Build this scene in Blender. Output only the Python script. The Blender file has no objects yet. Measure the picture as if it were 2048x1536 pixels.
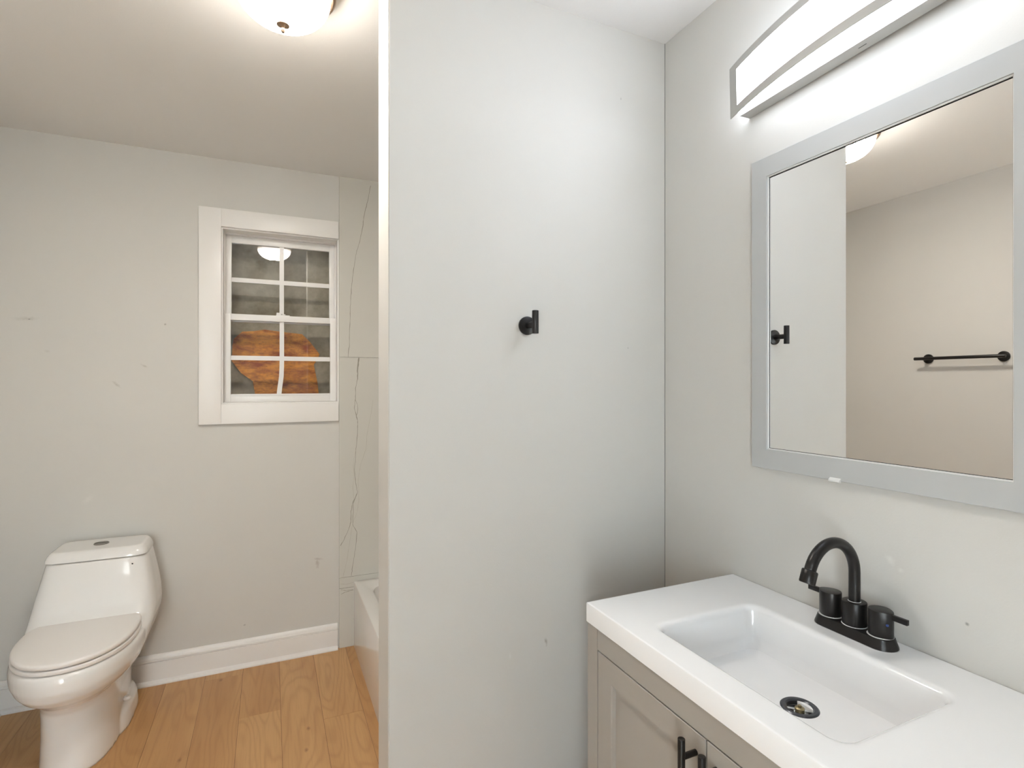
import bpy, bmesh, math, random
from mathutils import Vector, Matrix
random.seed(7)
S = bpy.context.scene
C = S.collection
PI = math.pi

# ------------------------------------------------------------------ camera
cam_d = bpy.data.cameras.new('camera')
cam = bpy.data.objects.new('camera', cam_d); C.objects.link(cam)
cam_d.sensor_fit = 'HORIZONTAL'; cam_d.sensor_width = 36
cam_d.lens = 36 * 1079 / 2048
cam_d.clip_start = 0.02; cam_d.clip_end = 60
cam_d.shift_y = -3 / 2048
cam.location = (0, 0, 1.37)
cam.rotation_euler = (PI/2, 0, -math.atan2(484, 1079))
S.camera = cam
# ------------------------------------------------------------------ world, exposure
w = bpy.data.worlds.new('world'); S.world = w; w.use_nodes = True
w.node_tree.nodes['Background'].inputs[0].default_value = (0.02, 0.024, 0.03, 1)
w.node_tree.nodes['Background'].inputs[1].default_value = 1
vs = S.view_settings
vs.view_transform = 'Standard'; vs.look = 'None'; vs.gamma = 1; vs.use_curve_mapping = False
vs.exposure = 0.08
VANITY_E = 8.6; VANITY_W = 6.0; DOME_E = 64.0; DOME_W = 20.0; HALL_FILL_E = 5.0; HALL_FILL_W = 830.0  # hall values drive the added fill lamp behind the camera
VANITY_COL = (.92, 1.0, 1.13); DOME_COL = (1.06, 1.0, .91); HALL_FILL_COL = (.81, 1.0, 1.20)

# ------------------------------------------------------------------ dimensions (metres)
XR = 1.132; XL = -1.035; YW = 2.91; YB = -1.3; ZC = 2.433
PX = 0.269; PY0 = 1.35; PY1 = 1.486

# ------------------------------------------------------------------ materials
def lin(c):
    return tuple(((v/255)/12.92 if v/255 <= .04045 else (((v/255)+.055)/1.055)**2.4) for v in c) + (1,)
def mat(name, rgb, rough=.5, metal=0, spec=.5, coat=0):
    m = bpy.data.materials.new(name); m.use_nodes = True
    b = m.node_tree.nodes['Principled BSDF']
    b.inputs['Base Color'].default_value = lin(rgb)
    b.inputs['Roughness'].default_value = rough
    b.inputs['Metallic'].default_value = metal
    b.inputs['Specular IOR Level'].default_value = spec
    b.inputs['Coat Weight'].default_value = coat
    b.inputs['Coat Roughness'].default_value = .06
    return m
def N(m, t): return m.node_tree.nodes.new(t)
def L(m, a, b): m.node_tree.links.new(a, b)
def mathn(m, op, a, b=None, clamp=False):
    n = N(m, 'ShaderNodeMath'); n.operation = op; n.use_clamp = clamp
    for i, v in enumerate((a, b)):
        if v is None: continue
        if isinstance(v, (int, float)): n.inputs[i].default_value = v
        else: L(m, v, n.inputs[i])
    return n.outputs[0]
def mixc(m, fac, a, b, mode='MIX'):
    n = N(m, 'ShaderNodeMix'); n.data_type = 'RGBA'; n.blend_type = mode
    for s, v in ((n.inputs[0], fac), (n.inputs[6], a), (n.inputs[7], b)):
        if isinstance(v, (int, float)): s.default_value = v
        elif isinstance(v, tuple): s.default_value = v
        else: L(m, v, s)
    return n.outputs[2]
def noise(m, vec, scale, detail=3, rough=.5):
    n = N(m, 'ShaderNodeTexNoise'); n.inputs['Scale'].default_value = scale
    n.inputs['Detail'].default_value = detail; n.inputs['Roughness'].default_value = rough
    if vec: L(m, vec, n.inputs['Vector'])
    return n.outputs[0]
def geo(m): return N(m, 'ShaderNodeNewGeometry').outputs['Position']
def bsdf(m): return m.node_tree.nodes['Principled BSDF']
def bump(m, h, strength, dist=.001):
    n = N(m, 'ShaderNodeBump'); n.inputs['Strength'].default_value = strength
    n.inputs['Distance'].default_value = dist
    L(m, h, n.inputs['Height']); L(m, n.outputs[0], bsdf(m).inputs['Normal'])
def paint(name, rgb, rough=.55, marks=(), var=.03, bumps=.25):
    """Painted drywall: roller stipple, slight unevenness and the scuffs listed in marks
    (centre xyz, half sizes along u and z, angle, colour, strength, axis)."""
    m = mat(name, rgb, rough, spec=.35)
    p = geo(m)
    n1 = noise(m, p, 3.0, 3)
    f = mathn(m, 'MULTIPLY_ADD', n1, var*2); f.node.inputs[2].default_value = 1-var
    col = mixc(m, 1.0, lin(rgb), f, 'MULTIPLY')
    for (cx, cy, cz, ru, rz, ang, c, st, ax) in marks:
        sub = N(m, 'ShaderNodeVectorMath'); sub.operation = 'SUBTRACT'; L(m, p, sub.inputs[0])
        sub.inputs[1].default_value = (cx, cy, cz)
        rot = N(m, 'ShaderNodeVectorRotate'); rot.rotation_type = 'AXIS_ANGLE'
        rot.inputs['Axis'].default_value = (0, 1, 0) if ax == 'y' else (1, 0, 0)
        rot.inputs['Angle'].default_value = ang
        L(m, sub.outputs[0], rot.inputs['Vector'])
        mul = N(m, 'ShaderNodeVectorMath'); mul.operation = 'MULTIPLY'; L(m, rot.outputs[0], mul.inputs[0])
        mul.inputs[1].default_value = (1/ru, 30, 1/rz) if ax == 'y' else (30, 1/ru, 1/rz)
        ln = N(m, 'ShaderNodeVectorMath'); ln.operation = 'LENGTH'; L(m, mul.outputs[0], ln.inputs[0])
        nn = noise(m, p, 90, 2)
        d = mathn(m, 'ADD', ln.outputs['Value'], mathn(m, 'MULTIPLY', mathn(m, 'SUBTRACT', nn, .5), 1.6))
        k = mathn(m, 'MULTIPLY', mathn(m, 'SUBTRACT', 1.15, d, True), st*.6, True)
        col = mixc(m, k, col, lin(c))
    L(m, col, bsdf(m).inputs['Base Color'])
    bump(m, noise(m, p, 260, 2), bumps, .0006)
    return m

WALL = (216, 213, 207)
DK = (120, 108, 88)
m_wall = paint('greige_wall_paint', WALL)
m_wall_win = paint('greige_wall_paint_scuffed', WALL, marks=[
    (-.938, YW, 1.639, .045, .008, .05, DK, .30, 'y'), (-.927, YW, 1.637, .004, .004, 0, (60, 55, 48), .8, 'y'),
    (-.439, YW, 1.6376, .005, .005, 0, DK, .8, 'y'),
    (-.5185, YW, 1.4447, .018, .005, -.5, DK, .42, 'y'),
    (-.6236, YW, 1.3615, .022, .006, -.75, DK, .42, 'y'),
    (-.7263, YW, .8588, .028, .014, .7, (235, 232, 228), .5, 'y'),
    (-.8668, YW, 1.5027, .012, .006, 0, DK, .2, 'y'),
    (.2258, YW, .472, .022, .006, -.2, (120, 82, 55), .45, 'y'),
    (.2200, YW, .448, .010, .022, .1, (120, 82, 55), .5, 'y'),
    (-.1125, YW, .1973, .006, .004, 0, (80, 60, 50), .8, 'y')])
m_wall_part = paint('greige_wall_paint_partition', WALL, marks=[
    (.7107, PY0, .639, .005, .012, .2, (100, 78, 50), .75, 'y'),
    (.9658, PY0, 2.225, .003, .004, 0, (90, 85, 80), .7, 'y'),
    (.9915, PY0, 1.4747, .003, .003, 0, (90, 85, 80), .7, 'y'),
    (.60, PY0, .62, .003, .010, 0, (240, 240, 238), .6, 'y')])
m_wall_right = paint('greige_wall_paint_vanity_side', WALL, marks=[
    (XR, .675, 1.015, .008, .012, .6, (240, 238, 232), .7, 'x'),
    (XR, .545, .94, .0035, .0035, 0, (60, 55, 52), .9, 'x'),
    (XR, .655, 1.0, .006, .005, .0, (240, 238, 232), .7, 'x')])
m_ceil = paint('ceiling_paint', (243, 242, 240), .7, var=.015, bumps=.35)
m_trim = mat('white_trim_paint', (243, 240, 236), .35)
m_vinyl = mat('white_window_vinyl', (243, 240, 236), .3)
m_porcelain = mat('white_porcelain', (245, 243, 240), .12, coat=.4)
m_seat = mat('white_toilet_plastic', (246, 242, 238), .28)
m_top = mat('white_gloss_countertop', (250, 250, 250), .13, coat=.5)
m_cab = mat('light_grey_cabinet_paint', (166, 160, 151), .42)
m_frame = mat('grey_satin_mirror_frame', (190, 191, 190), .4)
m_lip = mat('pale_frame_lip', (235, 235, 232), .3)
m_mirror = mat('mirror_silver', (243, 243, 242), .0, metal=1)
m_black = mat('matte_black_metal', (34, 32, 31), .33, metal=.35, spec=.5)
m_blackh = mat('black_bar_metal', (30, 27, 25), .38, metal=.3)
m_nickel = mat('brushed_nickel', (190, 189, 185), .5, metal=.25)
m_bronze = mat('brushed_bronze_nickel', (150, 128, 108), .32, metal=.8)
m_chrome = mat('chrome', (205, 205, 205), .12, metal=1)
m_brass = mat('aged_brass', (150, 138, 105), .35, metal=.7)
m_gun = mat('gunmetal_drain', (75, 77, 82), .3, metal=.8)
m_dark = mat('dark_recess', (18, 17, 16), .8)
m_blue = mat('blue_cold_mark', (60, 85, 150), .4)
m_lime = mat('limescale_caulk', (205, 205, 205), .7)
m_tub = mat('white_tub_enamel', (242, 240, 236), .1, coat=.4)
m_caulk = mat('grey_caulk_line', (150, 148, 143), .7)
m_vein = mat('grey_marble_vein', (148, 143, 130), .35)
m_vein2 = mat('soft_grey_marble_vein', (186, 181, 170), .35)
m_badge = mat('badge_grey', (150, 148, 145), .4)

m_tile = mat('white_marble_slab', (226, 222, 212), .22)
_p = geo(m_tile)
_n = noise(m_tile, _p, 1.6, 4, .6)
L(m_tile, mixc(m_tile, mathn(m_tile, 'MULTIPLY', _n, .30), lin((216, 213, 205)), lin((184, 180, 170))), bsdf(m_tile).inputs['Base Color'])

# oak planks: per-plank random value in a face attribute
m_floor = mat('light_oak_planks', (200, 160, 115), .42)
def _floor():
    m = m_floor
    at = N(m, 'ShaderNodeAttribute'); at.attribute_name = 'plank'
    r = at.outputs['Fac']
    p = geo(m)
    off = N(m, 'ShaderNodeCombineXYZ'); L(m, mathn(m, 'MULTIPLY', r, 37.0), off.inputs[0]); L(m, mathn(m, 'MULTIPLY', r, 91.0), off.inputs[1])
    add = N(m, 'ShaderNodeVectorMath'); add.operation = 'ADD'; L(m, p, add.inputs[0]); L(m, off.outputs[0], add.inputs[1])
    mp = N(m, 'ShaderNodeMapping'); mp.inputs['Scale'].default_value = (1, .16, 1); L(m, add.outputs[0], mp.inputs['Vector'])
    # cathedral grain: contour lines of a stretched noise
    n0 = noise(m, mp.outputs[0], 7.0, 1.5, .45)
    rings = mathn(m, 'SINE', mathn(m, 'MULTIPLY', n0, 105.0))
    rings = mathn(m, 'POWER', mathn(m, 'MULTIPLY_ADD', rings, .5), 3.0)
    rings.node.inputs[0].links[0].from_node.inputs[2].default_value = .5
    mp2 = N(m, 'ShaderNodeMapping'); mp2.inputs['Scale'].default_value = (1, .035, 1); L(m, add.outputs[0], mp2.inputs['Vector'])
    fine = noise(m, mp2.outputs[0], 160, 3, .6)
    big = noise(m, mp.outputs[0], 5, 3, .6)
    c = mixc(m, r, lin((198, 151, 99)), lin((210, 166, 114)))
    c = mixc(m, mathn(m, 'MULTIPLY', mathn(m, 'SUBTRACT', big, .42, True), 1.8, True), c, lin((176, 126, 78)))
    c = mixc(m, mathn(m, 'MULTIPLY', rings, .22), c, lin((158, 112, 68)))
    c = mixc(m, mathn(m, 'MULTIPLY', mathn(m, 'SUBTRACT', fine, .5, True), .9, True), c, lin((150, 108, 68)))
    # knots
    for (kx, ky) in ((.139, 2.279), (.124, 2.149), (-.300, 2.28), (-.206, 2.815)):
        sub = N(m, 'ShaderNodeVectorMath'); sub.operation = 'SUBTRACT'; L(m, p, sub.inputs[0]); sub.inputs[1].default_value = (kx, ky, 0)
        mul = N(m, 'ShaderNodeVectorMath'); mul.operation = 'MULTIPLY'; L(m, sub.outputs[0], mul.inputs[0]); mul.inputs[1].default_value = (110, 60, 1)
        ln = N(m, 'ShaderNodeVectorMath'); ln.operation = 'LENGTH'; L(m, mul.outputs[0], ln.inputs[0])
        k = mathn(m, 'MULTIPLY', mathn(m, 'SUBTRACT', 1.3, mathn(m, 'ADD', ln.outputs['Value'], mathn(m, 'MULTIPLY', noise(m, p, 120, 2), .6)), True), .6, True)
        c = mixc(m, k, c, lin((110, 66, 34)))
    L(m, c, bsdf(m).inputs['Base Color'])
    bump(m, mathn(m, 'ADD', fine, rings), .12, .0004)
_floor()

m_ply = mat('orange_wood_board', (215, 140, 60), .7)
_p = geo(m_ply)
_mp = N(m_ply, 'ShaderNodeMapping'); _mp.inputs['Scale'].default_value = (1, 1, 2.6); L(m_ply, _p, _mp.inputs['Vector'])
_n1 = noise(m_ply, _mp.outputs[0], 9, 5, .7); _n2 = noise(m_ply, _mp.outputs[0], 45, 4, .7)
_c = mixc(m_ply, mathn(m_ply, 'MULTIPLY', mathn(m_ply, 'SUBTRACT', _n1, .40, True), 4.0, True), lin((255, 172, 66)), lin((176, 78, 16)))
_c = mixc(m_ply, mathn(m_ply, 'MULTIPLY', mathn(m_ply, 'SUBTRACT', _n2, .56, True), 5, True), _c, lin((140, 66, 16)))
L(m_ply, _c, bsdf(m_ply).inputs['Base Color'])
m_weath = mat('weathered_grey_board', (122, 112, 92), .85)
_p = geo(m_weath)
_n1 = noise(m_weath, _p, 5, 5, .65)
L(m_weath, mixc(m_weath, mathn(m_weath, 'MULTIPLY', mathn(m_weath, 'SUBTRACT', _n1, .35, True), 3, True), lin((206, 198, 178)), lin((138, 126, 98))), bsdf(m_weath).inputs['Base Color'])

m_glass = bpy.data.materials.new('window_glass'); m_glass.use_nodes = True
nt = m_glass.node_tree; nt.nodes.remove(nt.nodes['Principled BSDF'])
tr = N(m_glass, 'ShaderNodeBsdfTransparent'); gl = N(m_glass, 'ShaderNodeBsdfGlossy'); gl.inputs['Roughness'].default_value = .02
fr = N(m_glass, 'ShaderNodeFresnel'); fr.inputs['IOR'].default_value = 1.5
mx = N(m_glass, 'ShaderNodeMixShader')
L(m_glass, mathn(m_glass, 'MULTIPLY', fr.outputs[0], 1.6, True), mx.inputs[0]); L(m_glass, tr.outputs[0], mx.inputs[1]); L(m_glass, gl.outputs[0], mx.inputs[2])
L(m_glass, mx.outputs[0], nt.nodes['Material Output'].inputs['Surface'])

def emis(name, rgb, strength):
    m = bpy.data.materials.new(name); m.use_nodes = True
    nt = m.node_tree; nt.nodes.remove(nt.nodes['Principled BSDF'])
    e = N(m, 'ShaderNodeEmission'); e.inputs[0].default_value = rgb + (1,); e.inputs[1].default_value = strength
    L(m, e.outputs[0], nt.nodes['Material Output'].inputs['Surface'])
    return m, e
def lit(name, rgb, strength, clear):
    """translucent diffuser: glows itself and lets part of the lamp behind it through"""
    m, e = emis(name, rgb, strength)
    t = N(m, 'ShaderNodeBsdfTransparent'); x = N(m, 'ShaderNodeMixShader'); x.inputs[0].default_value = clear
    L(m, e.outputs[0], x.inputs[1]); L(m, t.outputs[0], x.inputs[2])
    L(m, x.outputs[0], m.node_tree.nodes['Material Output'].inputs['Surface'])
    return m, e
m_led, _ = lit('lit_frosted_acrylic', VANITY_COL, VANITY_E, .5)
m_hall_fill, _ = emis('hall_fill_diffuser', HALL_FILL_COL, HALL_FILL_E)  # glow of the added hall fill lamp
m_dome, _e = lit('lit_frosted_glass', DOME_COL, DOME_E, .5)
def lamp(name, size, loc, rot, watts, col, parent, sy=None):
    l = bpy.data.lights.new(name, 'AREA'); l.energy = watts; l.color = col
    l.shape = 'RECTANGLE' if sy else 'DISK'; l.size = size
    if sy: l.size_y = sy
    o = bpy.data.objects.new(name, l); C.objects.link(o); o.parent = parent
    o.location = Vector(loc) - ORG[parent.name]; o.rotation_euler = rot
    return o

# the bulbs inside sit low in the bowl: its rim glows less than its belly
_t = N(m_dome, 'ShaderNodeSeparateXYZ'); L(m_dome, geo(m_dome), _t.inputs[0])
_mr = N(m_dome, 'ShaderNodeMapRange'); L(m_dome, _t.outputs[2], _mr.inputs[0])
for _i, _v in enumerate((ZC-.043, ZC-.105, .05, 1.0)): _mr.inputs[_i+1].default_value = _v
L(m_dome, mathn(m_dome, 'MULTIPLY', _mr.outputs[0], DOME_E), _e.inputs[1])

# ------------------------------------------------------------------ mesh helpers
def shade(me, angle=35):
    for p in me.polygons: p.use_smooth = True
    try: me.set_sharp_from_angle(angle=math.radians(angle))
    except Exception: pass
ORG = {}
def empty(name, loc, label=None, cat=None, group=None, kind=None):
    o = bpy.data.objects.new(name, None); C.objects.link(o); o.location = loc
    o.empty_display_size = .05
    ORG[o.name] = Vector(loc)
    if label: o['label'] = label
    if cat: o['category'] = cat
    if group: o['group'] = group
    if kind: o['kind'] = kind
    return o
def obj(name, bm, m, parent=None, label=None, cat=None, kind=None, group=None, smooth=35, bevel=None, org=None):
    """bm is in world coordinates; the object's origin is its thing's base."""
    if bevel:
        bmesh.ops.bevel(bm, geom=list(bm.edges), offset=bevel, segments=2, affect='EDGES', profile=.6, clamp_overlap=True)
    bmesh.ops.recalc_face_normals(bm, faces=bm.faces)
    base = ORG[parent.name] if parent else Vector(org or (0, 0, 0))
    bmesh.ops.translate(bm, verts=bm.verts, vec=-base)
    me = bpy.data.meshes.new(name); bm.to_mesh(me); bm.free()
    if isinstance(m, (list, tuple)):
        for k in m: me.materials.append(k)
    else: me.materials.append(m)
    if smooth: shade(me, smooth)
    o = bpy.data.objects.new(name, me); C.objects.link(o)
    if parent: o.parent = parent; ORG[o.name] = base
    else: o.location = base; ORG[o.name] = base
    if label: o['label'] = label
    if cat: o['category'] = cat
    if group: o['group'] = group
    if kind: o['kind'] = kind
    return o
def box(bm, x0, x1, y0, y1, z0, z1, mi=0):
    v = [bm.verts.new(p) for p in ((x0,y0,z0),(x1,y0,z0),(x1,y1,z0),(x0,y1,z0),(x0,y0,z1),(x1,y0,z1),(x1,y1,z1),(x0,y1,z1))]
    for f in ((0,3,2,1),(4,5,6,7),(0,1,5,4),(1,2,6,5),(2,3,7,6),(3,0,4,7)):
        bm.faces.new([v[i] for i in f]).material_index = mi
    return v
def nb(*a):
    bm = bmesh.new()
    if a: box(bm, *a)
    return bm
def loft(bm, rings, cap0=True, cap1=True, mi=0):
    rv = [[bm.verts.new(p) for p in r] for r in rings]
    n = len(rv[0])
    for a, b in zip(rv, rv[1:]):
        for i in range(n):
            bm.faces.new((a[i], a[(i+1) % n], b[(i+1) % n], b[i])).material_index = mi
    if cap0: bm.faces.new(rv[0][::-1]).material_index = mi
    if cap1: bm.faces.new(rv[-1]).material_index = mi
    return rv
def circ(c, r, ax='z', n=32, rx=None):
    out = []
    for i in range(n):
        a = 2*PI*i/n; u, v = r*math.cos(a), r*math.sin(a)
        out.append({'z': (c[0]+u, c[1]+v, c[2]), 'x': (c[0], c[1]+u, c[2]+v), 'y': (c[0]+u, c[1], c[2]+v)}[ax])
    return out
def lathe(bm, prof, c=(0,0,0), ax='z', n=48, mi=0, cap0=True, cap1=True):
    """prof: (radius, distance along axis)."""
    rings = []
    for r, h in prof:
        p = list(c); p['xyz'.index(ax)] += h
        rings.append(circ(p, max(r, 1e-4), ax, n))
    return loft(bm, rings, cap0, cap1, mi)
def rcyl(bm, c, r, h, ax='z', b=.001, n=32):
    s = 1 if h > 0 else -1
    lathe(bm, [(r-b, 0), (r-.3*b, .3*b*s), (r, b*s), (r, h-b*s), (r-.3*b, h-.3*b*s), (r-b, h)], c, ax, n)
def tube(bm, pts, r, n=20, cap=True, radii=None):
    pts = [Vector(p) for p in pts]
    t = [(pts[min(i+1, len(pts)-1)]-pts[max(i-1, 0)]).normalized() for i in range(len(pts))]
    up = Vector((0, 1, 0)) if abs(t[0].y) < .9 else Vector((1, 0, 0))
    nrm = (up - t[0]*up.dot(t[0])).normalized(); rings = []
    for i, p in enumerate(pts):
        nrm = (nrm - t[i]*nrm.dot(t[i])).normalized(); bn = t[i].cross(nrm)
        rr = radii[i] if radii else r
        rings.append([tuple(p + (nrm*math.cos(2*PI*k/n) + bn*math.sin(2*PI*k/n))*rr) for k in range(n)])
    loft(bm, rings, cap, cap)
def rrect(x0, x1, y0, y1, r, z, n=6):
    out = []
    for cx, cy, a0 in ((x1-r, y1-r, 0), (x0+r, y1-r, PI/2), (x0+r, y0+r, PI), (x1-r, y0+r, 3*PI/2)):
        for i in range(n+1):
            a = a0 + PI/2*i/n
            out.append((cx+r*math.cos(a), cy+r*math.sin(a), z))
    return out
def egg(cx, yf, yc, yb, hw, z, pf=2.0, pb=4.0, n=64):
    out = []
    for i in range(n):
        a = 2*PI*i/n; ca, sa = math.cos(a), math.sin(a)
        p = pf if sa < 0 else pb
        ly = (yc-yf) if sa < 0 else (yb-yc)
        # width exponent blends so both halves meet at the widest station
        x = hw*math.copysign(abs(ca)**(2/p), ca); y = ly*math.copysign(abs(sa)**(2/p), sa)
        out.append((cx+x, yc+y, z))
    return out
def prism(bm, poly, axis, d0, d1, mi=0):
    """extrude polygon of (a,b) along axis."""
    def P(a, b, d): return {'x': (d, a, b), 'y': (a, d, b), 'z': (a, b, d)}[axis]
    loft(bm, [[P(a, b, d0) for a, b in poly], [P(a, b, d1) for a, b in poly]], mi=mi)

# ------------------------------------------------------------------ room shell
T = .13
# floor: individual plank faces with a dark joint, one object
bm = nb(XL-T, XR+T, YB-T, YW+T, -.06, -.0015)
lay = None
vals = [0.0]*len(bm.faces)
seam0 = .356; wd = .1575
k = 0
joints = {0: [2.315, .62], 1: [1.55, -.3], 2: [2.46, 1.1], 3: [2.83, 1.75, .2], 4: [2.05, .5], 5: [1.6, -.2]}
kk = -6
while True:
    x1 = seam0 - wd*kk; x0 = x1 - wd
    if x1 < XL: break
    js = [YB] + sorted(joints.get(kk, [YB+1.2+.5*((kk*37) % 5), YB+3.0])) + [YW]
    for a, b in zip(js, js[1:]):
        X0, X1 = max(x0, XL), min(x1, XR)
        if X1 - X0 < .004: continue
        box(bm, X0+.0006, X1-.0006, a+.0005, b-.0005, -.003, 0)
        vals += [random.random()]*6
    kk += 1
me_vals = vals
bmesh.ops.recalc_face_normals(bm, faces=bm.faces)
me = bpy.data.meshes.new('floor'); bm.to_mesh(me); bm.free()
at = me.attributes.new('plank', 'FLOAT', 'FACE')
for i, v in enumerate(me_vals): at.data[i].value = v
me.materials.append(m_floor)
me.materials.append(mat('dark_plank_joint', (96, 62, 34), .8))
for p in list(me.polygons)[:6]: p.material_index = 1
fl = bpy.data.objects.new('floor', me); C.objects.link(fl); fl['kind'] = 'structure'
fl['label'] = 'light oak plank floor running towards the window wall'

obj('ceiling', nb(XL-T, XR+T, YB-T, YW+T, ZC, ZC+.1), m_ceil, kind='structure', smooth=0)
obj('wall_right', nb(XR, XR+T, YB-T, YW+T, 0, ZC), m_wall_right, kind='structure', smooth=0)
obj('wall_left', nb(XL-T, XL, YB, YW+T, 0, ZC), m_wall, kind='structure', smooth=0)
bm = nb(XL-.6, -1.0, YB-T, YB, 0, ZC); box(bm, -.47, XR+.6, YB-T, YB, 0, ZC); box(bm, -1.0, -.47, YB-T, YB, 2.06, ZC)
obj('wall_back', bm, m_wall, kind='structure', smooth=0)
WX0, WX1, WZ0, WZ1 = -.2107, .3235, 1.267, 2.110
bm = nb(XL, WX0, YW, YW+T, 0, ZC); box(bm, WX1, XR, YW, YW+T, 0, ZC)
box(bm, WX0, WX1, YW, YW+T, 0, WZ0); box(bm, WX0, WX1, YW, YW+T, WZ1, ZC)
obj('wall_window', bm, m_wall_win, kind='structure', smooth=0)
# partition between the vanity and the tub alcove, with a small eased corner
bm = nb(PX, XR, PY0, PY1, 0, ZC)
es = [e for e in bm.edges if abs(e.verts[0].co.x-PX) < 1e-5 and abs(e.verts[1].co.x-PX) < 1e-5 and abs(e.verts[0].co.z-e.verts[1].co.z) > .5]
bmesh.ops.bevel(bm, geom=es, offset=.0025, segments=3, affect='EDGES')
obj('wall_partition', bm, m_wall_part, kind='structure')

# added doorway and hall, unseen behind the camera, lit as fill for the room
DX0, DX1, DH = -1.0, -.47, 2.06
HB = YB-T-1.5
obj('floor_hall', nb(-1.5, 1.6, HB, YB-T, -.06, 0), mat('hall_oak', (205, 180, 150), .45), kind='structure', smooth=0)
obj('ceiling_hall', nb(-1.5, 1.6, HB, YB-T, ZC, ZC+.1), m_ceil, kind='structure', smooth=0)
obj('wall_hall_far', nb(-1.5, 1.6, HB-.1, HB, 0, ZC), m_ceil, kind='structure', smooth=0)
obj('wall_hall_left', nb(-1.6, -1.5, HB, YB-T, 0, ZC), m_ceil, kind='structure', smooth=0)
obj('wall_hall_right', nb(1.6, 1.7, HB, YB-T, 0, ZC), m_ceil, kind='structure', smooth=0)
d = empty('door_1', (-.69, YB, 0), kind='structure', label='added open cased doorway letting the hall fill light in')
bm = nb(DX0-.03, DX0, YB, YB+.018, 0, DH+.075); box(bm, DX1, DX1+.075, YB, YB+.018, 0, DH+.075); box(bm, DX0, DX1, YB, YB+.018, DH, DH+.075)
obj('door_casing', bm, m_trim, d)
bm = nb(DX0-.001, DX0+.012, YB-T, YB+.001, 0, DH); box(bm, DX1-.012, DX1+.001, YB-T, YB+.001, 0, DH); box(bm, DX0+.012, DX1-.012, YB-T, YB+.001, DH-.012, DH)
obj('door_jamb', bm, m_trim, d)
hc_ = (.75, YB-T-.75, ZC)
hl = empty('hall_fill_light', hc_, 'added unseen round fill light on the hall ceiling, beyond the doorway behind the camera', 'ceiling light')
bm = bmesh.new(); lathe(bm, [(.20, -.001), (.21, -.01), (.21, -.03), (.19, -.035)], hc_, 'z', 48); obj('light_base', bm, m_nickel, hl)
bm = bmesh.new(); lathe(bm, [(.188, -.0355), (.185, -.06), (.16, -.085), (.10, -.10), (.001, -.105)], hc_, 'z', 48); obj('diffuser', bm, m_hall_fill, hl)
lamp('bulb_disk', .30, (hc_[0], hc_[1], ZC-.11), (0, 0, 0), HALL_FILL_W, HALL_FILL_COL, hl)  # added fill, reaches the room only through the doorway

# baseboards with bead, plus shoe moulding (profile: distance from wall, z)
PROF = [(0, 0), (.027, 0), (.027, .006), (.022, .014), (.014, .0185), (.0125, .0185), (.0125, .098), (.0095, .1005), (.0095, .1025), (.0145, .1045), (.0145, .111), (.0125, .1135), (.0115, .122), (.0085, .127), (.004, .1305), (0, .131)]
bm = bmesh.new(); prism(bm, [(YW-a, b) for a, b in PROF], 'x', XL, .318)
obj('baseboard_window', bm, m_trim, kind='structure', smooth=25)
bm = bmesh.new(); prism(bm, [(XL+a, b) for a, b in PROF], 'y', YB+.02, YW-.028)
obj('baseboard_left', bm, m_trim, kind='structure', smooth=25)
bm = bmesh.new(); prism(bm, [(PY0-a, b) for a, b in PROF], 'x', PX, XR-.0)
obj('baseboard_partition', bm, m_trim, kind='structure', smooth=25)

# caulk lines in the corners
obj('trim_1', nb(XR-.0016, XR, PY0-.0016, PY0, .13, ZC), m_caulk, kind='structure', smooth=0)

# ------------------------------------------------------------------ window
win = empty('window_1', (.056, YW, WZ0), kind='structure', label='white double-hung window with grilles over the toilet side')
CF = YW-.018
for args in ((-.304, WX0, 1.173, 2.195), ):
    obj('window_casing', nb(-.304, WX0, CF, YW, 1.173, 2.195), m_trim, win, bevel=.0012)
bm = bmesh.new(); prism(bm, [(WX0, WZ1), (WX1-.002, WZ1-.002), (WX1-.002, 2.1955), (WX0, 2.195)], 'y', CF, YW)
obj('window_casing', bm, m_trim, win, bevel=.0012)
obj('window_casing', nb(WX0, WX1-.002, CF+.0005, YW, 1.173, WZ0), m_trim, win, bevel=.0012)
# jamb liner
J = .006
bm = nb(WX0, WX0+J, YW, YW+T, WZ0, WZ1); box(bm, WX1-J, WX1, YW, YW+T, WZ0, WZ1)
box(bm, WX0+J, WX1-J, YW, YW+T, WZ1-J, WZ1); box(bm, WX0+J, WX1-J, YW, YW+T, WZ0, WZ0+J)
obj('window_jamb', bm, m_trim, win, smooth=0)
# outer vinyl frame ring
ax0, ax1, az0, az1 = WX0+J, WX1-J, WZ0+J, WZ1-J
def ringbox(x0, x1, z0, z1, wl, wr, wb, wt, y0, y1):
    bm = nb(x0, x0+wl, y0, y1, z0, z1); box(bm, x1-wr, x1, y0, y1, z0, z1)
    box(bm, x0+wl, x1-wr, y0, y1, z0, z0+wb); box(bm, x0+wl, x1-wr, y0, y1, z1-wt, z1)
    return bm
obj('window_frame', ringbox(ax0, ax1, az0, az1, .006, .006, .006, .006, YW+.075, YW+.125), m_vinyl, win, smooth=0)
obj('window_track', nb(ax0+.006, ax0+.008, YW+.050, YW+.0535, az0, 1.70), m_vinyl, win, smooth=0)
# upper sash
us = obj('upper_sash', ringbox(ax0+.003, ax1-.003, 1.672, az1-.006, .0275, .0275, .034, .034, YW+.099, YW+.121), m_vinyl, win, bevel=.001)
GU = YW+.110; GL = YW+.078
obj('window_pane', nb(-.182, .292, GU, GU+.003, 1.70, 2.066), m_glass, us, smooth=0)
bm = nb(.0445, .0655, GU-.005, GU+.007, 1.704, 2.066); box(bm, -.18, .29, GU-.0045, GU+.0065, 1.871, 1.893)
obj('muntin', bm, m_vinyl, us, smooth=0)
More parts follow.
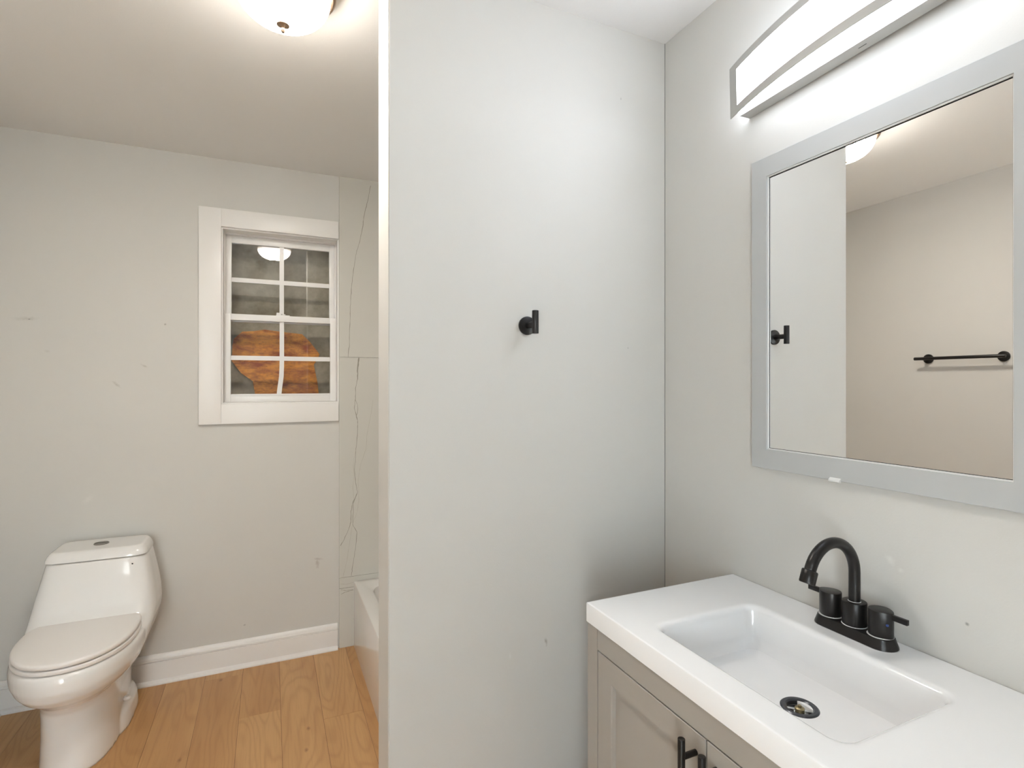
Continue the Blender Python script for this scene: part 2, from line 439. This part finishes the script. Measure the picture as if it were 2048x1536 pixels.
# lower sash, in front
ls = obj('lower_sash', ringbox(ax0+.0005, ax1-.0005, az0, 1.708, .0285, .0285, .040, .030, YW+.065, YW+.094), m_vinyl, win, bevel=.001)
obj('window_pane', nb(-.178, .288, GL, GL+.003, 1.311, 1.680), m_glass, ls, smooth=0)
bm = nb(-.18, .29, GL-.0045, GL+.0065, 1.481, 1.503)
yA, yB = GL-.005, GL+.007
prism(bm, [(.0445, 1.49), (.0445, 1.46), (.042, 1.40), (.034, 1.34), (.031, 1.311), (.0535, 1.311), (.056, 1.34), (.0635, 1.40), (.0655, 1.46), (.0655, 1.68), (.0445, 1.68)][::-1], 'y', yA, yB)
obj('muntin', bm, m_vinyl, ls, smooth=0)
bm = nb(-.175, .286, YW+.061, YW+.066, 1.3045, 1.3105)
obj('lift_rail', bm, m_vinyl, ls, bevel=.001)
bm = nb(.028, .092, YW+.070, YW+.092, 1.7082, 1.7125); box(bm, .030, .048, YW+.073, YW+.080, 1.7125, 1.724); rcyl(bm, (.062, YW+.082, 1.7125), .010, .006, 'z')
obj('sash_lock', bm, m_vinyl, ls, label='small white sash lock with tilt latch')

# boards nailed up outside, seen through the panes
bm = bmesh.new()
prism(bm, [(-.181, 1.566), (-.175, 1.60), (-.134, 1.640), (-.08, 1.645), (-.027, 1.655), (.05, 1.647), (.162, 1.637), (.20, 1.60), (.254, 1.528), (.236, 1.49), (.223, 1.469), (.242, 1.371), (.250, 1.30), (.245, 1.20), (.10, 1.185), (-.06, 1.19), (-.073, 1.308), (-.084, 1.377), (-.14, 1.42), (-.184, 1.482)], 'y', 3.20, 3.216)
obj('wood_board', bm, m_ply, None, 'rough orange wood board with ragged edges outside the lower window panes', 'board', org=(.03, 3.2, 1.18), smooth=0)
bm = nb(-1.1, 1.2, 3.216, 3.25, -.0, 2.7)
obj('wall_outside', bm, m_weath, None, 'mottled grey brown boarding close behind the window panes', kind='structure', org=(0, 3.216, 0), smooth=0)

# ------------------------------------------------------------------ marble slab wall in the alcove
TY = YW-.009
TX0, TX1 = .3255, XR
til = empty('marble_tile_wall', (.7, YW, 0), 'white marble-look slab tiles with thin grey veins on the tub alcove wall beside the window', 'tile wall')
def ribbon(bm, pts, ws, y, mi):
    n = len(pts)
    L_, R_ = [], []
    for i, (x, z) in enumerate(pts):
        a = pts[max(i-1, 0)]; b = pts[min(i+1, n-1)]
        dx, dz = b[0]-a[0], b[1]-a[1]; l = math.hypot(dx, dz) or 1
        nx, nz = -dz/l, dx/l; wv = ws if isinstance(ws, float) else ws[i]
        wv *= random.uniform(.6, 1.3)
        L_.append(bm.verts.new((x+nx*wv/2, y, z+nz*wv/2))); R_.append(bm.verts.new((x-nx*wv/2, y, z-nz*wv/2)))
    for i in range(n-1):
        bm.faces.new((L_[i], L_[i+1], R_[i+1], R_[i])).material_index = mi
def densify(pts, k=5, j=.0012):
    out = []
    for a, b in zip(pts, pts[1:]):
        for i in range(k):
            t = i/k; out.append((a[0]+(b[0]-a[0])*t+random.uniform(-j, j), a[1]+(b[1]-a[1])*t))
    return out+[pts[-1]]
slabs = [(1.502, ZC), (.3625, 1.5005), (.3075, .361), (0, .306)]
veins = {0: [([(.484, 2.408), (.469, 2.327), (.451, 2.249), (.444, 2.19), (.427, 2.103), (.413, 2.058), (.401, 1.989), (.392, 1.914), (.385, 1.835), (.3805, 1.764), (.378, 1.671), (.375, 1.557), (.3695, 1.503)], .0026, 1),
             ([(.95, 2.42), (.90, 2.2), (.92, 2.0), (.84, 1.8), (.80, 1.51)], .003, 1), ([(.62, 2.42), (.66, 2.1), (.60, 1.9), (.63, 1.51)], .002, 2)],
         1: [([(.4243, 1.499), (.4174, 1.438), (.4174, 1.385)], .0062, 1), ([(.4174, 1.39), (.4071, 1.341), (.4071, 1.288), (.4003, 1.235), (.4174, 1.173), (.4174, 1.12), (.409, 1.023), (.402, .914), (.4095, .835), (.417, .795), (.392, .745), (.3843, .70), (.3843, .65), (.3756, .615), (.3494, .559), (.3321, .528)], .0026, 1),
             ([(.4071, 1.279), (.4174, 1.2526), (.4174, 1.217), (.4106, 1.191), (.4174, 1.173)], .0022, 1),
             ([(.4956, 1.278), (.4851, 1.198), (.465, 1.10), (.4607, 1.02), (.43, .93), (.42, .86), (.424, .7555), (.4152, .6925), (.3931, .640), (.3782, .551), (.3668, .462), (.3451, .365)], .0016, 2),
             ([(.417, .795), (.3957, .74), (.3931, .631), (.4134, .588), (.4063, .502), (.3931, .422), (.3861, .365)], .0024, 1),
             ([(.409, 1.02), (.395, .95), (.40, .88), (.392, .82), (.400, .76)], .0016, 2),
             ([(.8, 1.49), (.83, 1.2), (.77, .9), (.80, .6), (.74, .37)], .003, 1)],
         2: [([(.3347, .330), (.3625, .325), (.3957, .33)], .0018, 2)],
         3: [([(.3347, .300), (.3625, .2925), (.3957, .2927)], .002, 1), ([(.3347, .277), (.3538, .285), (.3957, .290)], .0022, 1)]}
for i, (z0, z1) in enumerate(slabs):
    bm = nb(TX0, TX1, TY, YW-.0002, z0, z1)
    for pts, ws, mi in veins[i]:
        ribbon(bm, densify(pts), ws, TY-.00025, mi)
    obj('slab_tile', bm, [m_tile, m_vein, m_vein2], til, smooth=0)
# the other two alcove walls
bm = nb(XR-.009, XR-.0002, PY1+.009, TY-.0005, .34, ZC)
tw = obj('marble_tile_wall', bm, m_tile, None, 'marble slab tiles on the long wall above the tub, hidden behind the partition', 'tile wall', org=(XR, 2.2, .34), smooth=0)
bm = nb(PX+.07, XR-.01, PY1+.0002, PY1+.009, .34, ZC)
obj('marble_tile_wall', bm, m_tile, None, 'marble slab tiles on the tub side of the partition', 'tile wall', org=(.7, PY1, .34), smooth=0)

# ------------------------------------------------------------------ bathtub
tub = empty('bathtub', (.76, 2.2, 0), 'white alcove bathtub with flat apron, mostly hidden behind the partition', 'bathtub')
bx0, bx1, by0, by1, bz = .398, XR-.0105, PY1+.0105, TY-.001, .338
bm = bmesh.new()
n = 8
rings = [rrect(bx0, bx1, by0, by1, .004, 0.0, n), rrect(bx0, bx1, by0, by1, .004, bz-.012, n), rrect(bx0+.003, bx1-.003, by0+.003, by1-.003, .006, bz-.003, n), rrect(bx0+.010, bx1-.010, by0+.010, by1-.010, .01, bz, n),
         rrect(bx0+.062, bx1-.045, by0+.08, by1-.07, .10, bz, n), rrect(bx0+.072, bx1-.055, by0+.09, by1-.08, .10, bz-.008, n), rrect(bx0+.085, bx1-.07, by0+.12, by1-.095, .10, bz-.12, n),
         rrect(bx0+.11, bx1-.09, by0+.22, by1-.12, .10, .09, n), rrect(bx0+.15, bx1-.13, by0+.28, by1-.17, .08, .06, n)]
loft(bm, rings, True, True)
obj('tub_shell', bm, m_tub, tub, smooth=40)
bm = bmesh.new(); lathe(bm, [(.03, 0), (.03, .003), (.02, .004)], (.78, 2.62, .061), 'z'); obj('tub_drain', bm, m_chrome, tub)

# ------------------------------------------------------------------ toilet
CX = -.648
toi = empty('toilet', (CX, 2.6, 0), 'white one-piece elongated toilet with closed lid under the window wall', 'toilet')
bm = bmesh.new()
low = [(0.0, 2.340, 2.60, 2.84, .117, 2.6), (.02, 2.340, 2.60, 2.84, .116, 2.6), (.05, 2.345, 2.60, 2.84, .115, 2.6), (.10, 2.350, 2.60, 2.84, .114, 2.6), (.17, 2.350, 2.60, 2.84, .114, 2.6), (.215, 2.345, 2.60, 2.85, .117, 2.5),
       (.245, 2.325, 2.60, 2.86, .120, 2.4), (.268, 2.292, 2.58, 2.86, .145, 2.25), (.288, 2.262, 2.56, 2.87, .168, 2.15), (.310, 2.243, 2.55, 2.87, .184, 2.1), (.340, 2.234, 2.54, 2.87, .194, 2.1), (.375, 2.235, 2.54, 2.87, .196, 2.1), (.392, 2.240, 2.54, 2.87, .193, 2.1), (.399, 2.250, 2.54, 2.86, .186, 2.1)]
loft(bm, [egg(CX, a, b, c, h, z, pf, 4.5) for z, a, b, c, h, pf in low])
up = [(.235, 2.60, 2.74, 2.85, .118), (.27, 2.53, 2.72, 2.87, .150), (.31, 2.47, 2.72, 2.885, .180), (.35, 2.47, 2.72, 2.89, .198), (.395, 2.53, 2.74, 2.893, .208), (.43, 2.600, 2.76, 2.893, .2095), (.47, 2.630, 2.78, 2.893, .206), (.52, 2.652, 2.79, 2.893, .198), (.58, 2.674, 2.80, 2.893, .186), (.645, 2.694, 2.80, 2.893, .172)]
loft(bm, [egg(CX, a, b, c, h, z, 5.5, 7) for z, a, b, c, h in up])
# foot flange with the trapway hump
loft(bm, [egg(CX, 2.50, 2.66, 2.84, h, z, 3, 4) for z, h in ((0, .138), (.03, .137), (.060, .133), (.08, .125), (.093, .110), (.098, .08))])
bmesh.ops.recalc_face_normals(bm, faces=bm.faces)
me = bpy.data.meshes.new('t'); bm.to_mesh(me); bm.free()
to = bpy.data.objects.new('t', me); C.objects.link(to)
rm = to.modifiers.new('r', 'REMESH'); rm.mode = 'VOXEL'; rm.voxel_size = .005
sm = to.modifiers.new('s', 'SMOOTH'); sm.factor = .5; sm.iterations = 9
dg = bpy.context.evaluated_depsgraph_get(); dg.update()
me2 = bpy.data.meshes.new_from_object(to.evaluated_get(dg))
bpy.data.objects.remove(to)
bm = bmesh.new(); bm.from_mesh(me2)
for v in bm.verts:
    if v.co.z < .004: v.co.z = 0.0
obj('ceramic_body', bm, m_porcelain, toi, smooth=180)
def slab_egg(z0, z1, hw, yf, yb, name, m, parent, r=.005, tilt=0, pb=3.2):
    bm = bmesh.new(); R_ = []
    for ins, z in ((r, z0), (r*.3, z0+r*.3), (0, z0+r), (0, z1-r), (r*.3, z1-r*.3), (r, z1-.0), (.03, z1+.0015), (.08, z1+.003)):
        R_.append(egg(CX, yf+ins, 2.51, yb-ins, hw-ins, z, 2.15, pb))
    loft(bm, R_)
    return obj(name, bm, m, parent, smooth=60)
slab_egg(.4005, .4165, .1845, 2.247, 2.655, 'seat', m_seat, toi, .003)
slab_egg(.4195, .4385, .1830, 2.244, 2.665, 'seat_lid', m_seat, toi, .007)
for sx in (-1, 1):
    bm = bmesh.new(); rcyl(bm, (CX+sx*.075, 2.645, .4005), .012, .012, 'z')
    obj('seat_hinge', bm, m_seat, toi)
bm = bmesh.new()
loft(bm, [egg(CX, 2.690+i*1.25, 2.79, 2.895-i*.2, .1735-i, z, 7, 8) for i, z in ((.003, .647), (0, .650), (.001, .659), (.006, .671), (.013, .681), (.017, .6845), (.023, .686), (.028, .6861), (.040, .6861))])
obj('tank_lid', bm, m_porcelain, toi, smooth=50)
bm = bmesh.new(); lathe(bm, [(.027, 0), (.027, .0025), (.025, .0035), (.0245, .0025), (.001, .003)], (-.653, 2.805, .6862), 'z')
fb = obj('flush_button', bm, mat('flush_button_metal', (138, 135, 128), .4, metal=.4), toi, label='round brushed metal flush button')
obj('button_split', nb(-.6765, -.6295, 2.8043, 2.8057, .6895, .6903), m_dark, fb, smooth=0)
bm = bmesh.new(); lathe(bm, [(.0085, 0), (.0085, -.001)], (-.5215, 2.6905, .6175), 'y')
bd = obj('badge', bm, m_seat, toi); bm = bmesh.new(); lathe(bm, [(.003, 0), (.003, -.0008)], (-.5215, 2.6892, .6175), 'y'); obj('badge_dot', bm, m_dark, bd)
bm = bmesh.new()
lathe(bm, [(.014, 0), (.014, .004), (.009, .011)], (CX+.126, 2.60, .105), 'z'); obj('bolt_cap', bm, m_seat, toi)

# ------------------------------------------------------------------ vanity cabinet
VY0, VY1 = .329, 1.074; VX = .675; VT = .8135
van = empty('vanity_cabinet', (.9, .70, 0), 'light greige two-door shaker vanity cabinet below the white sink top', 'cabinet')
bm = nb(VX+.02, XR-.004, VY1-.018, VY1, .0, VT); box(bm, VX+.02, XR-.004, VY0, VY0+.018, .0, VT)
box(bm, XR-.012, XR-.004, VY0+.018, VY1-.018, .1, VT); box(bm, VX+.02, XR-.012, VY0+.018, VY1-.018, .09, .108)
box(bm, VX+.06, VX+.075, VY0+.018, VY1-.018, 0, .09)
obj('carcass', bm, m_cab, van, smooth=0)
DZ0, DZ1 = .115, .7630; DL, DR = 1.0310, .3715
bm = nb(VX, VX+.02, DL+.003, VY1, .0, VT); box(bm, VX, VX+.02, VY0, DR-.003, .0, VT)
box(bm, VX+.0003, VX+.02, DR-.0022, DL+.0022, DZ1+.0035, VT); box(bm, VX+.0003, VX+.02, DR-.0022, DL+.0022, .085, DZ0-.0035)
obj('face_frame', bm, m_cab, van, smooth=0)
def door(ya, yb, hy, lab):
    e0 = bmesh.new()
    def R(i, x): return [(x, ya+i, DZ0+i), (x, yb-i, DZ0+i), (x, yb-i, DZ1-i), (x, ya+i, DZ1-i)]
    loft(e0, [R(0, VX+.019), R(0, VX+.0012), R(.0012, VX), R(.050, VX), R(.0525, VX+.003), R(.0545, VX+.010)], True, True)
    dd = obj('door', e0, m_cab, van, smooth=20)
    bm = bmesh.new(); rcyl(bm, (VX-.032, hy, .617), .0063, .143, 'z', .0008, 24)
    for z in (.728, .647): rcyl(bm, (VX, hy, z), .0052, -.034, 'x', .0004, 20)
    obj('handle', bm, m_blackh, dd, label=lab)
MID = .7005
door(MID+.0016, DL, .7245, 'matte black bar handle of the far door')
door(DR, MID-.0016, .6765, 'matte black bar handle of the near door')

# sink top with integral basin
top = empty('sink_countertop', (.9, .70, VT), 'glossy white vanity top with rectangular integral basin', 'countertop')
cx0, cx1, cy0, cy1, cz = .6715, XR-.0005, .326, 1.0765, .859
n = 7
IN = (.7325, 1.0225, .497, .9155)
def inr(i, z, r, extra=(0, 0, 0, 0)):
    return rrect(IN[0]+i+extra[0], IN[1]-i-extra[1], IN[2]+i+extra[2], IN[3]-i-extra[3], r, z, n)
rings = [rrect(cx0+.02, cx1-.02, cy0+.02, cy1-.02, .003, VT+.0005, n), rrect(cx0+.001, cx1, cy0+.001, cy1-.001, .003, VT+.0005, n), rrect(cx0, cx1, cy0, cy1, .003, VT+.002, n), rrect(cx0, cx1, cy0, cy1, .003, cz-.003, n), rrect(cx0+.0009, cx1-.0009, cy0+.0009, cy1-.0009, .003, cz-.0009, n), rrect(cx0+.003, cx1-.003, cy0+.003, cy1-.003, .003, cz, n), rrect(cx0+.006, cx1-.006, cy0+.006, cy1-.006, .003, cz, n), inr(-.010, cz, .036),
         inr(-.004, cz, .034), inr(0, cz-.0006, .032), inr(.004, cz-.0025, .030), inr(.007, cz-.0058, .029), inr(.0095, cz-.011, .028), inr(.0125, cz-.066, .026), inr(.0155, cz-.080, .026), inr(.0215, cz-.090, .026), inr(.031, cz-.0955, .028), inr(.042, cz-.0975, .030)]
dcx, dcy = .909, .7045
# floor falls gently to the drain
nn = len(rings[0])
last = rings[-1]
for t, z in ((.35, cz-.0990), (.7, cz-.1000), (1, cz-.1005)):
    rg = []
    for i, p in enumerate(last):
        a = math.atan2(p[1]-dcy, p[0]-dcx); q = (dcx+.0325*math.cos(a), dcy+.0325*math.sin(a))
        rg.append((p[0]+(q[0]-p[0])*t, p[1]+(q[1]-p[1])*t, z))
    rings.append(rg)
rings.append([(dcx+(p[0]-dcx)*.8, dcy+(p[1]-dcy)*.8, cz-.125) for p in rings[-1]])
bm = bmesh.new(); loft(bm, rings, False, True)
obj('basin_slab', bm, m_top, top, smooth=28)
bm = bmesh.new(); zf = cz-.1010
lathe(bm, [(.0335, 0), (.0335, .0012), (.031, .0032), (.025, .0030), (.0225, .0005), (.0215, -.006)], (dcx, dcy, zf), 'z', cap1=False, cap0=False)
dr = obj('drain_flange', bm, m_gun, top, label='dark gunmetal drain ring')
bm = bmesh.new(); lathe(bm, [(.0218, -.010), (.0218, -.0065), (.014, -.006)], (dcx, dcy, zf), 'z')
for k in range(4):
    a = PI/4+k*PI/2; c_, s_ = math.cos(a), math.sin(a)
    p = [(dcx+c_*.021-s_*.003, dcy+s_*.021+c_*.003), (dcx+c_*.021+s_*.003, dcy+s_*.021-c_*.003), (dcx+s_*.003, dcy-c_*.003), (dcx-s_*.003, dcy+c_*.003)]
    prism(bm, p, 'z', zf-.0055, zf-.003)
obj('strainer', bm, m_chrome, dr)
bm = bmesh.new()
for k in range(3):
    a = k*2*PI/3+.3; lathe(bm, [(.0045, -.0055), (.0045, -.0052)], (dcx+.0145*math.cos(a), dcy+.0145*math.sin(a), zf), 'z', 16)
obj('strainer_slot', bm, m_dark, dr)
bm = bmesh.new(); lathe(bm, [(.0085, -.0055), (.0085, .0), (.006, .002), (.0035, .002), (.003, .005), (.0015, .006)], (dcx, dcy, zf), 'z')
obj('stopper_post', bm, m_brass, dr)

# ------------------------------------------------------------------ faucet
fx, fy, fz = 1.083, .715, cz
fau = empty('faucet', (fx, fy, fz), 'matte black two-handle centerset faucet with high arc spout behind the basin', 'faucet')
def stad(hl, hw, z, n=14):
    out = []
    for s_, c0 in ((1, 0), (-1, PI)):
        for i in range(n+1):
            a = c0 + PI*i/n
            out.append((fx + hw*math.cos(a), fy + s_*(hl-hw) + hw*math.sin(a), z))
    return out
bm = bmesh.new()
loft(bm, [stad(.0815, .0285, fz+.0002), stad(.0815, .0285, fz+.003), stad(.0795, .0268, fz+.008), stad(.0765, .0245, fz+.0165), stad(.0755, .0238, fz+.0195), stad(.0735, .0222, fz+.0205)])
obj('base_plate', bm, m_black, fau, smooth=40)
bm = bmesh.new(); loft(bm, [stad(.0825, .0295, fz+.0001), stad(.0822, .0292, fz+.0009)])
obj('caulk_bead', bm, m_lime, fau, smooth=0)
bm = bmesh.new()
for dy, r in ((-.051, .0228), (0, .0233), (.051, .0228)):
    lathe(bm, [(r, 0), (r-.0012, .0010)], (fx, fy+dy, fz+.0206), 'z')
obj('limescale_ring', bm, m_lime, fau, smooth=0)
bm = bmesh.new(); rcyl(bm, (fx, fy, fz+.0212), .0222, .0465, 'z', .0012, 40); obj('spout_collar', bm, m_black, fau)
pts = [(fx, fy, fz+.066)]
rz = .985; R_ = .0675
pts += [(fx, fy, fz+.09), (fx, fy, rz-.01)]
for i in range(25):
    a = PI*.90*i/24
    pts.append((fx-R_+R_*math.cos(a), fy, rz+R_*math.sin(a)))
bm = bmesh.new(); tube(bm, pts, .0107, 28); sp = obj('spout', bm, m_black, fau, smooth=60)
e_ = Vector(pts[-1]); dv = (Vector(pts[-1])-Vector(pts[-2])).normalized()
bm = bmesh.new()
tube(bm, [e_-dv*.002, e_-dv*.0013, e_, e_+dv*.022, e_+dv*.024, e_+dv*.0245], .014, 28, radii=[.0118, .0136, .0145, .0145, .0138, .0125])
obj('aerator', bm, m_black, sp)
bm = bmesh.new(); lathe(bm, [(.0118, 0), (.0112, .0008)], (fx, fy, fz+.0676), 'z'); obj('limescale_ring', bm, m_lime, sp, smooth=0)
def handle(sg):
    hy = fy + sg*.051
    # plan outline: round towards the spout, drawn to a soft point on the lever side
    def pl(sc, z, n=40):
        out = []
        for i in range(n):
            a = 2*PI*i/n
            y = math.sin(a); x = math.cos(a)
            rr = 1 + (.16*max(0, y)**4)
            xx = x*(1-.10*max(0, y))
            out.append((fx + .0205*sc*xx, hy + sg*.0205*sc*y*rr, z))
        return out
    bm = bmesh.new(); z0 = fz+.0214; z1 = fz+.0705
    loft(bm, [pl(.97, z0), pl(1, z0+.001), pl(1, z1-.0015), pl(.98, z1-.0004), pl(.93, z1)])
    h = obj('handle_body', bm, m_black, fau, smooth=40)
    bm = bmesh.new(); ya = hy+sg*.019; yb = hy+sg*.050
    box(bm, fx-.0035, fx+.0035, min(ya, yb), max(ya, yb), z1-.0125, z1-.0025)
    obj('lever', bm, m_black, h, bevel=.0008)
    return h, hy
handle(1)
h, hy = handle(-1)
bm = nb(fx-.0115, fx-.0085, hy-.0207, hy-.0165, fz+.046, fz+.050); obj('cold_mark', bm, m_blue, h, smooth=0)

# ------------------------------------------------------------------ mirror
mir = empty('wall_mirror', (XR, .7125, 1.5425), 'rectangular mirror in a flat satin grey frame above the vanity', 'mirror')
MF = XR-.0175
oy0, oy1, oz0, oz1 = .4225, 1.0015, 1.1575, 1.9265
iy0, iy1, iz0, iz1 = .4705, .9565, 1.2055, 1.8785
def MR(y0, y1, z0, z1, x): return [(x, y0, z0), (x, y1, z0), (x, y1, z1), (x, y0, z1)]
bm = bmesh.new()
XW = XR-.001
loft(bm, [MR(oy0, oy1, oz0, oz1, XW), MR(oy0, oy1, oz0, oz1, MF+.001), MR(oy0+.001, oy1-.001, oz0+.001, oz1-.001, MF), MR(iy0, iy1, iz0, iz1, MF), MR(iy0, iy1, iz0, iz1, MF+.0035)], True, False)
obj('mirror_frame', bm, m_frame, mir, smooth=20)
bm = bmesh.new()
g = .0028
loft(bm, [MR(iy0-.0004, iy1+.0004, iz0-.0004, iz1+.0004, MF+.0036), MR(iy0+g, iy1-g, iz0+g, iz1-g, MF+.0042), MR(iy0+g, iy1-g, iz0+g, iz1-g, MF+.0075)], False, False)
obj('frame_lip', bm, m_lip, mir, label='thin pale inner lip of the frame', smooth=20)
bm = bmesh.new(); loft(bm, [MR(iy0+g, iy1-g, iz0+g, iz1-g, MF+.0074), MR(iy0+g+.0016, iy1-g-.0016, iz0+g+.0010, iz1-g-.0022, MF+.0076)], False, False)  # dark colour stands in for the shaded gap between lip and glass
obj('mirror_gap_shade', bm, m_dark, mir, label='dark strip painted in as the shadow gap around the mirror glass', smooth=0)
obj('mirror_glass', nb(MF+.0078, MF+.0105, iy0-.003, iy1+.003, iz0-.003, iz1+.003), m_mirror, mir, smooth=0)
bm = bmesh.new(); prism(bm, [(MF-.0005, 1.1600), (MF-.0045, 1.1560), (MF-.0045, 1.1530), (MF+.006, 1.1560), (MF+.006, 1.1600)][::-1], 'y', .766, .791)
# small clip under the lower rail
for v in bm.verts: pass
bm2 = bmesh.new(); prism(bm2, [(MF-.0002, 1.1615), (MF-.0050, 1.1550), (MF-.0050, 1.1535), (MF-.0002, 1.1570)], 'z', 0, 1); bm2.free(); bm.free()
bm = bmesh.new()
loft(bm, [[(MF-.0002, y, 1.1640), (MF-.0060, y, 1.1590), (MF-.0060, y, 1.1560), (MF-.0002, y, 1.1545)] for y in (.765, .790)])
obj('mirror_clip', bm, m_lip, mir, label='small white plastic clip on the lower rail', smooth=0)
mir.rotation_euler = (0, 0, math.radians(-.33))

# ------------------------------------------------------------------ vanity light
vl = empty('vanity_light', (XR, 1.03, 2.06), 'long bowed bath bar light with frosted diffuser and nickel frame above the mirror', 'wall light')
y0v, y1v = .34, 1.040; ymid = (y0v+y1v)/2
zb, zt = 2.051, 2.181
def arcx(y, off=0.0):
    q = (y-ymid)/((y1v-y0v)/2)
    return XR-.047-.052*(1-q*q) + off
NS = 40
ys = [y0v+(y1v-y0v)*i/NS for i in range(NS+1)]
def band(bm, z0, z1, off0, off1, ya=None, yb=None):
    yy = ys if ya is None else [ya+(yb-ya)*i/6 for i in range(7)]
    loft(bm, [[(arcx(y, off0), y, z0), (arcx(y, off1), y, z0), (arcx(y, off1), y, z1), (arcx(y, off0), y, z1)] for y in yy])
bm = bmesh.new(); band(bm, zb, zb+.019, 0, .003); band(bm, zt-.019, zt, 0, .003)
band(bm, zb+.019, zt-.019, 0, .003, y1v-.031, y1v); band(bm, zb+.019, zt-.019, 0, .003, y0v, y0v+.031)
obj('front_frame', bm, m_nickel, vl, label='brushed nickel bowed front frame', smooth=25)
# back pan
bm = nb(XR-.034, XR-.001, y0v+.02, y1v-.02, zb, zb+.001); box(bm, XR-.0345, XR-.0335, y0v+.02, y1v-.02, zb, zb+.006)
box(bm, XR-.005, XR-.001, y0v+.02, y1v-.02, zb+.001, zt); box(bm, XR-.034, XR-.001, y0v+.02, y1v-.02, zt-.001, zt)
bp = obj('back_pan', bm, m_nickel, vl, label='brushed nickel back pan', smooth=0)
obj('pan_slot', nb(XR-.018, XR-.0165, .705, .722, zb-.0003, zb), m_dark, bp, smooth=0)
# diffuser: closed curved box
bm = bmesh.new()
yy = [y0v+.026+(y1v-y0v-.052)*i/NS for i in range(NS+1)]
loft(bm, [[(arcx(y, .0035), y, zb+.0035), (XR-.030, y, zb+.0035), (XR-.030, y, zt-.0035), (arcx(y, .0035), y, zt-.0035)] for y in yy])
obj('diffuser', bm, m_led, vl, label='lit frosted white diffuser', smooth=25)
lamp('led_strip', .10, (XR-.040, ymid, (zb+zt)/2), (0, PI/2, 0), VANITY_W, VANITY_COL, vl, y1v-y0v-.06)
vl.rotation_euler = (math.radians(-1.4), 0, math.radians(-1.5))

# ------------------------------------------------------------------ ceiling dome light
DCX, DCY = .031, 1.53
cl = empty('ceiling_light', (DCX, DCY, ZC), 'flush ceiling dome light with frosted glass bowl and bronze ring above the bathroom floor', 'ceiling light')
cc = (DCX, DCY, ZC)
bm = bmesh.new(); lathe(bm, [(.100, -.0005), (.128, -.0005), (.136, -.005), (.1375, -.012), (.134, -.018), (.131, -.021), (.1345, -.026), (.134, -.034), (.129, -.041), (.1245, -.0435), (.1195, -.0425), (.118, -.036)], cc, 'z', 64, cap0=True, cap1=False)
obj('canopy_ring', bm, m_bronze, cl, label='brushed bronze nickel ring', smooth=40)
bm = bmesh.new()
prof = [(.1185 * math.cos(a)**.92 if a < PI/2-.01 else .001, -.043-.084*math.sin(a)) for a in [PI/2*i/20 for i in range(21)]]
lathe(bm, prof, cc, 'z', 64, cap0=False)
obj('glass_bowl', bm, m_dome, cl, label='lit warm white frosted glass bowl', smooth=60)
bm = bmesh.new(); lathe(bm, [(.010, -.125), (.0165, -.1275), (.0160, -.131), (.007, -.136), (.0045, -.139), (.0045, -.143), (.0055, -.145), (.004, -.149), (.001, -.150)], cc, 'z', 32)
obj('finial', bm, m_bronze, cl)

lamp('bulb_disk', .17, (DCX, DCY, ZC-.060), (0, 0, 0), DOME_W, DOME_COL, cl)

# ------------------------------------------------------------------ hook and towel bar
hk = empty('robe_hook', (.650, PY0, 1.527), 'matte black robe hook with upright round peg on the partition wall', 'hook')
bm = bmesh.new(); rcyl(bm, (.650, PY0-.0002, 1.527), .0255, -.008, 'y', .0012, 40); obj('mounting_plate', bm, m_black, hk)
bm = bmesh.new(); rcyl(bm, (.650, PY0-.008, 1.527), .0085, -.042, 'y', .0005, 24); obj('hook_arm', bm, m_black, hk)
bm = bmesh.new(); rcyl(bm, (.650, PY0-.054, 1.5015), .0090, .0620, 'z', .0007, 28); obj('hook_peg', bm, m_black, hk)

tb = empty('towel_bar', (XL, 1.62, 1.499), 'matte black towel bar on two round mounts on the left wall, seen in the mirror', 'towel bar')
for y in (1.452, 1.786):
    bm = bmesh.new(); rcyl(bm, (XL+.0002, y, 1.499), .0255, .008, 'x', .0012, 40); rcyl(bm, (XL+.008, y, 1.499), .009, .054, 'x', .0005, 24)
    obj('mount', bm, m_black, tb)
bm = bmesh.new(); rcyl(bm, (XL+.064, 1.418, 1.499), .0085, .405, 'y', .0007, 24); obj('bar', bm, m_black, tb)
